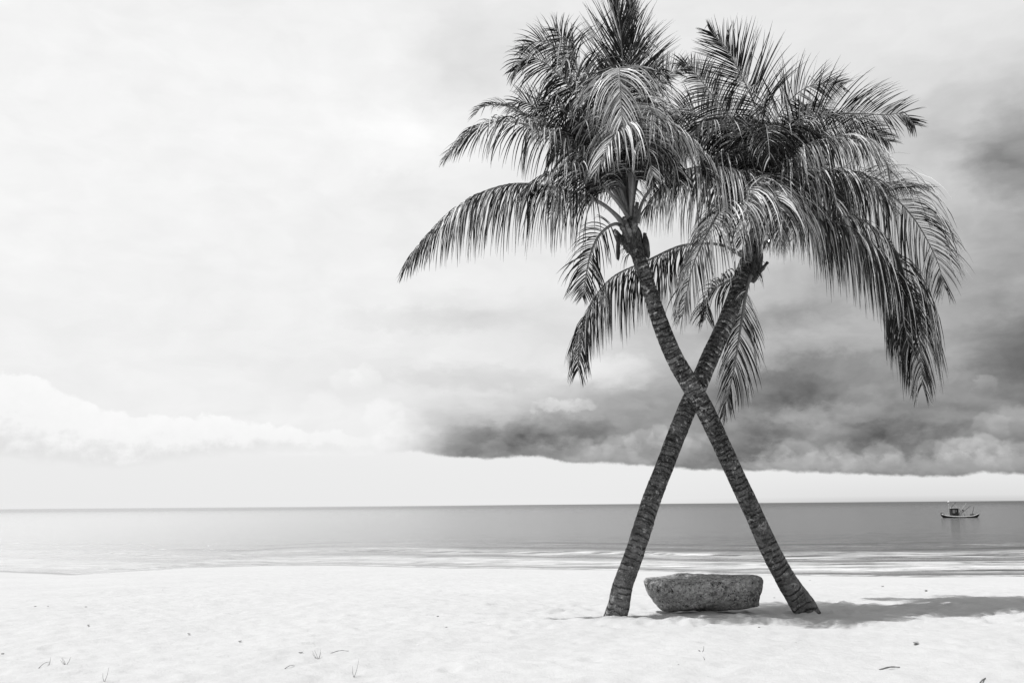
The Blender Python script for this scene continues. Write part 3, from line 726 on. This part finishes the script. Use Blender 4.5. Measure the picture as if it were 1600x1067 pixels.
# ------------------------------------------------------------------ boulder
M['rock'], nt, b = newmat('granite')
oc = objco(nt)
c1 = noise(nt, oc, 3.2, 7, 0.68); c2 = noise(nt, oc, 15, 4, 0.75); c3 = vor(nt, oc, 24); c4 = noise(nt, oc, 27, 2, .6)
cc = 0.29 + (c1 - .5) * .45 + c2.step(.45, .55) * .22 + c4.step(.56, .60) * .26 - c3.step(.32, .20) * .24 - noise(nt, oc, 2.2, 3, .5, .8).step(.50, .62) * .12
nt.links.new(grey(nt, cc.max(.012).min(.7)), b.inputs['Base Color']); b.inputs['Roughness'].default_value = .9
b.inputs['Specular IOR Level'].default_value = .2
setbump(nt, b, c1 * 1.5 + c2 * .8 + c4 * .3, 1.0, .10)
OUT = [(1006, 915), (1008, 906), (1016, 902), (1035, 900), (1060, 898), (1085, 896.5), (1110, 897), (1140, 897.5), (1165, 898), (1180, 899.5), (1188, 905),
       (1190, 913), (1187, 925), (1184, 938), (1181, 946), (1160, 949), (1130, 951), (1090, 954), (1060, 955), (1036, 954), (1024, 943), (1014, 932), (1008, 922)]
YR = 13.95
PR = [at(px, py, YR) for px, py in OUT]
cen = sum(PR, Vector()) / len(PR)
def rock_obj():
    poly, _ = catmull(PR + [PR[0]], 120); poly = poly[:-1]
    V, Fc = [], []; K = 28; n = len(poly)
    cz = cen.z
    for j in range(K + 1):
        ph_ = -PI / 2 + PI * j / K
        yy = math.sin(ph_); s = abs(math.cos(ph_)) ** .5 if abs(math.cos(ph_)) > 1e-4 else 0
        for i in range(n):
            p = poly[i]
            zf = min(1, max(0, ((cz + (p.z - cz) * s) - 1.40) / .50))
            v = Vector((cen.x + (p.x - cen.x) * s, YR + yy * .50 * (.55 + .75 * zf - .42 * zf ** 3), cz + (p.z - cz) * s))
            nz = fbm(np.array([v.x * 2.4 + v.y * 1.7]), np.array([v.z * 3.1 - v.y * 1.3]), 4)[0]
            nz2 = fbm(np.array([v.x * 7 + 3]), np.array([v.z * 9 + v.y * 5]), 3)[0]
            v += (v - Vector((cen.x, YR, cz))).normalized() * (nz * .065 + nz2 * .016)
            if j <= K // 2: v.z += 0
            V.append(v)
    for j in range(K):
        for i in range(n):
            i2 = (i + 1) % n; Fc.append((j * n + i, j * n + i2, (j + 1) * n + i2, (j + 1) * n + i))
    o = mesh_obj('boulder', V, Fc, M['rock'], loc=(cen.x, YR, 1.36))
    bm = bmesh.new(); bm.from_mesh(o.data); bmesh.ops.remove_doubles(bm, verts=bm.verts, dist=.001); bmesh.ops.recalc_face_normals(bm, faces=bm.faces); bm.to_mesh(o.data); bm.free()
    return o
tag(rock_obj(), 'long flat-topped speckled granite boulder lying on the sand between the palm trunks', 'boulder')

# ------------------------------------------------------------------ fishing boat
def simple(name, v, rough=.6):
    m_, nt_, b_ = newmat(name)
    n_ = noise(nt_, objco(nt_), 3, 4)
    nt_.links.new(grey(nt_, v * (0.8 + n_ * .4) if not isinstance(v, E) else v), b_.inputs['Base Color'])
    b_.inputs['Roughness'].default_value = rough; return m_
class _F(float): pass
def simple(name, v, rough=.6):
    m_, nt_, b_ = newmat(name)
    n_ = noise(nt_, objco(nt_), 3, 4)
    nt_.links.new(grey(nt_, (n_ * .4 + .8) * v), b_.inputs['Base Color'])
    b_.inputs['Roughness'].default_value = rough; return m_
M['hull'] = simple('dark_hull_paint', .02); M['white'] = simple('white_paint', .75, .4); M['darkw'] = simple('dark_wood', .025); M['greyw'] = simple('grey_cloth', .35)
bp = ground_pt(1501, 808.5, 0.0); YBo = bp.y; u = YBo / F       # metres per photo pixel at the boat
BO = empty('fishing_boat', bp)
tag(BO, 'small dark fishing boat with cabin and slanting poles near the horizon', 'boat')
def bx(px, pz, dy=0): return bp + Vector(((px - 1501) * u, dy * u, (808.5 - pz) * u))
def hull():
    V, Fc = [], []; K = 30; ns = 12
    for i in range(K + 1):
        t = i / K; px = 1471 + 59 * t
        w_ = 5.2 * (math.sin(PI * min(.999, max(.001, t))) ** .55)
        top = 803.6 + 2.4 * math.sin(PI * t) - (1.2 if t < .08 else 0) - 2.2 * max(0, (t - .85) / .15) - 1.8 * max(0, (.12 - t) / .12)
        bot = 812 - 7.0 * abs(2 * t - 1) ** 6 
        for k in range(ns + 1):
            a = PI * k / ns
            V.append(bx(px, top + (bot - top) * math.sin(a) ** .7, -w_ * math.cos(a)))
    for i in range(K):
        for k in range(ns):
            a = i * (ns + 1) + k; Fc.append((a, a + 1, a + ns + 2, a + ns + 1))
        a = i * (ns + 1); Fc.append((a, a + ns + 1, a + 2 * ns + 1, a + ns))
    return mesh_obj('hull', V, Fc, M['hull'], BO)
hull()
def cubes(name, specs, mat, parent, bev=0):
    V, Fc = [], []
    for (x0, x1, z0, z1, y0, y1) in specs:
        k = len(V)
        for yy in (y0, y1):
            for (xx, zz) in ((x0, z0), (x1, z0), (x1, z1), (x0, z1)): V.append(bx(xx, zz, yy))
        Fc += [tuple(k + q for q in f) for f in ((0, 1, 2, 3), (7, 6, 5, 4), (0, 4, 5, 1), (1, 5, 6, 2), (2, 6, 7, 3), (3, 7, 4, 0))]
    return mesh_obj(name, V, Fc, mat, parent, smooth=False)
def stick(name, a, b_, r, mat, parent):
    V, Fc = tube([a, a.lerp(b_, .5) + Vector((0, 0, .03)), b_], [r, r, r * .7], 8); return mesh_obj(name, V, Fc, mat, parent)
# rub rail: pale stripe following the sheer
V, Fc = [], []
Cr = [bx(1472 + 57 * i / 24, 804.6 + 2.3 * math.sin(PI * i / 24) - 2.0 * max(0, (i / 24 - .85) / .15) - 1.5 * max(0, (.12 - i / 24) / .12), -5.4 * (math.sin(PI * min(.98, max(.02, i / 24))) ** .55)) for i in range(25)]
V, Fc = tube(Cr, [.085] * 25, 6); mesh_obj('rub_rail', V, Fc, M['white'], BO)
cab = cubes('cabin', [(1487, 1497.5, 806, 794.5, -2.6, 2.6)], M['darkw'], BO)
cubes('window', [(1488.3, 1492, 801.5, 796.2, -2.75, -2.61)], M['greyw'], cab); cubes('window', [(1493, 1494.6, 799.8, 796.6, -2.75, -2.61)], M['greyw'], cab)
cubes('roof', [(1485.6, 1499, 794.4, 793.0, -3.2, 3.2)], M['white'], BO)
cubes('engine_box', [(1500, 1505.5, 806, 802.8, -2, 2)], M['white'], BO)
cubes('net_pile', [(1517, 1521.5, 806, 803.2, -2, 2)], M['darkw'], BO)
stick('mast', bx(1485.5, 806), bx(1484.3, 783.5), .07, M['greyw'], BO)
stick('pole', bx(1498, 804), bx(1512, 786.5), .06, M['greyw'], BO)
stick('pole', bx(1508, 805), bx(1491, 786.5), .05, M['greyw'], BO)
stick('pole', bx(1500, 804), bx(1519, 790), .045, M['darkw'], BO)
stick('pole', bx(1487, 794), bx(1496, 785), .05, M['darkw'], BO)
stick('pole', bx(1519, 805), bx(1523, 792), .04, M['darkw'], BO)
lump('lamp', BO, bx(1484.6, 784.8), (.17, .17, .17), M['white'], 30, .05)
lump('buoy', BO, bx(1504.5, 797.5, -2), (.14, .14, .14), M['darkw'], 31, .1)
# crew figure: one continuous skinned body
def skin_person(root, base, hgt):
    J = {'hip': (0, 0, .5), 'ch': (.02, 0, .74), 'nk': (.02, 0, .84), 'hd': (.03, 0, .93), 'kL': (.02, .05, .27), 'fL': (0, .05, .02), 'kR': (.03, -.05, .27), 'fR': (.01, -.05, .02),
         'sL': (.02, .10, .79), 'eL': (.05, .13, .62), 'hL': (.13, .11, .52), 'sR': (.02, -.10, .79), 'eR': (.06, -.13, .63), 'hR': (.15, -.1, .55)}
    Ed = [('hip', 'ch'), ('ch', 'nk'), ('nk', 'hd'), ('hip', 'kL'), ('kL', 'fL'), ('hip', 'kR'), ('kR', 'fR'), ('ch', 'sL'), ('sL', 'eL'), ('eL', 'hL'), ('ch', 'sR'), ('sR', 'eR'), ('eR', 'hR')]
    rad = dict(hip=.075, ch=.09, nk=.035, hd=.062, kL=.04, fL=.025, kR=.04, fR=.025, sL=.04, eL=.027, hL=.022, sR=.04, eR=.027, hR=.022)
    ks = list(J); me = bpy.data.meshes.new('person')
    me.from_pydata([Vector(J[k]) * hgt for k in ks], [(ks.index(a), ks.index(b_)) for a, b_ in Ed], [])
    o = bpy.data.objects.new('person', me); COL.objects.link(o); o.location = base
    o.modifiers.new('skin', 'SKIN'); 
    sv = me.skin_vertices[0].data if me.skin_vertices else None
    if sv:
        for k, s_ in zip(ks, sv): s_.radius = (rad[k] * hgt,) * 2
        sv[0].use_root = True
    sb = o.modifiers.new('sub', 'SUBSURF'); sb.levels = sb.render_levels = 1
    me.materials.append(M['darkw'])
    return o

# ------------------------------------------------------------------ small litter on the sand
M['twig'] = simple('dry_twig', .13, .9); M['peb'] = simple('dark_shell', .26, .7); M['dry'] = simple('dry_leaf', .34, .8)
def gz(x, y): return float(ground_z(np.array([[x]]), np.array([[y]]))[0, 0])
def gpt(px, py):
    p = ground_pt(px, py)
    for _ in range(3):
        z = gz(p.x, p.y); p = ground_pt(px, py, z)
    return Vector((p.x, p.y, gz(p.x, p.y)))
def twig(px0, py0, px1, py1, r, label, branch=False, name='twig', bend=.02):
    a, b_ = gpt(px0, py0), gpt(px1, py1); mid = a.lerp(b_, .5) + Vector((0, 0, bend))
    a.z += r * .6; b_.z += r * .6
    C, t = catmull([a, mid, b_], 10); V, Fc = tube(C, [r * (1 - .5 * i / 10) * (1 + .15 * math.sin(i * 2.1)) for i in range(11)], 7)
    if branch:
        q = C[5]; e = q + Vector((.03, .02, .07)); V2, F2 = tube([q, q.lerp(e, .5) + Vector((.01, 0, 0)), e], [r * .6, r * .5, r * .3], 6)
        k = len(V); V += V2; Fc += [tuple(i + k for i in f) for f in F2]
    o = mesh_obj(name, V, Fc, M['twig'], loc=a); return tag(o, label, 'twig', 'twigs lying on the sand')
def stem(px, py, tip, label, leaves=2):
    a = gpt(px, py); a.z -= .01; top = at(tip[0], tip[1], a.y + .02)
    V, Fc = [], []
    for k in range(leaves + 1):
        e = top if k == 0 else a.lerp(top, .45 + .1 * k) + Vector(((-1) ** k * .045, .02 * k, .01))
        C, t = catmull([a, a.lerp(e, .5) + Vector((.006 * (-1) ** k, 0, 0)), e], 8); V2, F2 = tube(C, [.0026 * (1 - .7 * i / 8) for i in range(9)], 5)
        q = len(V); V += V2; Fc += [tuple(i + q for i in f) for f in F2]
    o = mesh_obj('grass_stem', V, Fc, M['twig'], loc=a); return tag(o, label, 'grass stem', 'dry grass stems in the sand')
def pebble(px, py, r, label, seed):
    p = gpt(px, py); bm = bmesh.new(); bmesh.ops.create_icosphere(bm, subdivisions=2, radius=1); R = random.Random(seed)
    sx, sy, sz = R.uniform(.9, 1.6), R.uniform(.7, 1.1), R.uniform(.4, .7)
    for v in bm.verts: v.co = p + Vector((v.co.x * sx, v.co.y * sy, v.co.z * sz + .25)) * r * .8 * (1 + .15 * math.sin(v.co.x * 5 + seed) * math.cos(v.co.y * 4))
    V = [v.co.copy() for v in bm.verts]; Fc = [tuple(v.index for v in f.verts) for f in bm.faces]; bm.free()
    o = mesh_obj('pebble', V, Fc, M['peb'], loc=p); return tag(o, label, 'pebble', 'dark pebbles and shell bits on the sand')
def scrap(px, py, s, label, seed):          # curled dry leaf scrap with thickness
    p = gpt(px, py); R = random.Random(seed); V, Fc = [], []; n = 8; an = R.uniform(0, PI)
    for lay in (0, 1):
        for i in range(n + 1):
            t = i / n; wd = s * .22 * math.sin(PI * t) ** .7 + .001
            for k in (-1, 0, 1):
                x, y = (t - .5) * s, k * wd
                z = .006 + s * .18 * (2 * t - 1) ** 2 + (abs(k) * wd * .6) + lay * .003
                V.append(p + Vector((x * math.cos(an) - y * math.sin(an), x * math.sin(an) + y * math.cos(an), z)))
    for lay in (0, 1):
        o_ = lay * 3 * (n + 1)
        for i in range(n):
            for k in (0, 1):
                a = o_ + i * 3 + k; Fc.append((a, a + 1, a + 4, a + 3) if lay else (a, a + 3, a + 4, a + 1))
    o = mesh_obj('leaf_scrap', V, Fc, M['dry'], loc=p); return tag(o, label, 'leaf scrap', 'dry leaf scraps on the sand')
twig(1374, 1046, 1406, 1043, .009, 'straight dark stick lying flat in the right foreground sand')
twig(1092, 1016, 1101, 1025, .006, 'short forked twig on the sand in front of the boulder', True)
twig(1527, 1065, 1540, 1062, .008, 'dark thick bit of driftwood at the bottom edge on the right')
twig(60, 1044, 78, 1036, .003, 'thin pale twig left of the leftmost grass stem')
twig(445, 1044, 462, 1040, .003, 'thin pale twig left of the middle sprout')
twig(515, 1021, 545, 1017, .004, 'long thin twig beside the middle sprout')
stem(163, 1064, (170, 1042), 'thin upright grass stem at the bottom left of the sand', 1)
stem(553, 1056, (561, 1028), 'tall thin grass stem in the foreground sand near the picture middle', 1)
stem(76, 1036, (79, 1026), 'tiny short grass stem at the far left', 0)
stem(497, 1027, (491, 1015), 'small tangled dry sprout with several bent blades', 4)
stem(103, 1038, (97, 1027), 'small bushy dry sprout at lower left', 4)
scrap(470, 1021, .06, 'curled dry leaf scrap left of the tangled sprout', 3)
scrap(1431, 1005, .11, 'curled dry leaf scrap in the right sand above the straight stick', 4)
scrap(138, 978, .07, 'curled dry leaf scrap on the left sand below the pair of pebbles', 5)
scrap(295, 992, .06, 'curled dry leaf scrap left of middle on open sand', 6)
scrap(375, 1003, .06, 'small dry leaf scrap between the open-sand scrap and the tangled sprout', 7)
for k, (px, py, r, lab) in enumerate([(55, 948, .018, 'left one of two pebbles on the far left sand'), (75, 947, .014, 'right one of two pebbles on the far left sand'),
    (134, 948, .018, 'lone pebble right of the far left pair'), (341, 924, .02, 'pebble high on the left beach near the waterline'), (254, 921, .016, 'pebble near the waterline at the curved bay'),
    (684, 963, .018, 'upper pebble of two left of the palms'), (697, 980, .018, 'lower pebble of two left of the palms'), (4, 1023, .02, 'dark pebble at the left picture edge'),
    (1210, 934, .022, 'dark pebble between boulder and right trunk base'), (1243, 1006, .016, 'pebble in open sand below the right trunk'), (1186, 981, .014, 'small pebble in front of the right boulder end'),
    (1447, 923, .03, 'dark pebble beyond the crown shadow on the right'), (1379, 913, .03, 'dark pebble near the water right of the right trunk'), (1265, 901, .03, 'pebble at the water edge behind the right trunk'),
    (1060, 1038, .012, 'tiny pebble below the forked twig'), (1100, 888, .05, 'dark lump in the shallows behind the boulder')]):
    if py < 890: continue
    pebble(px, py, r, lab, k)
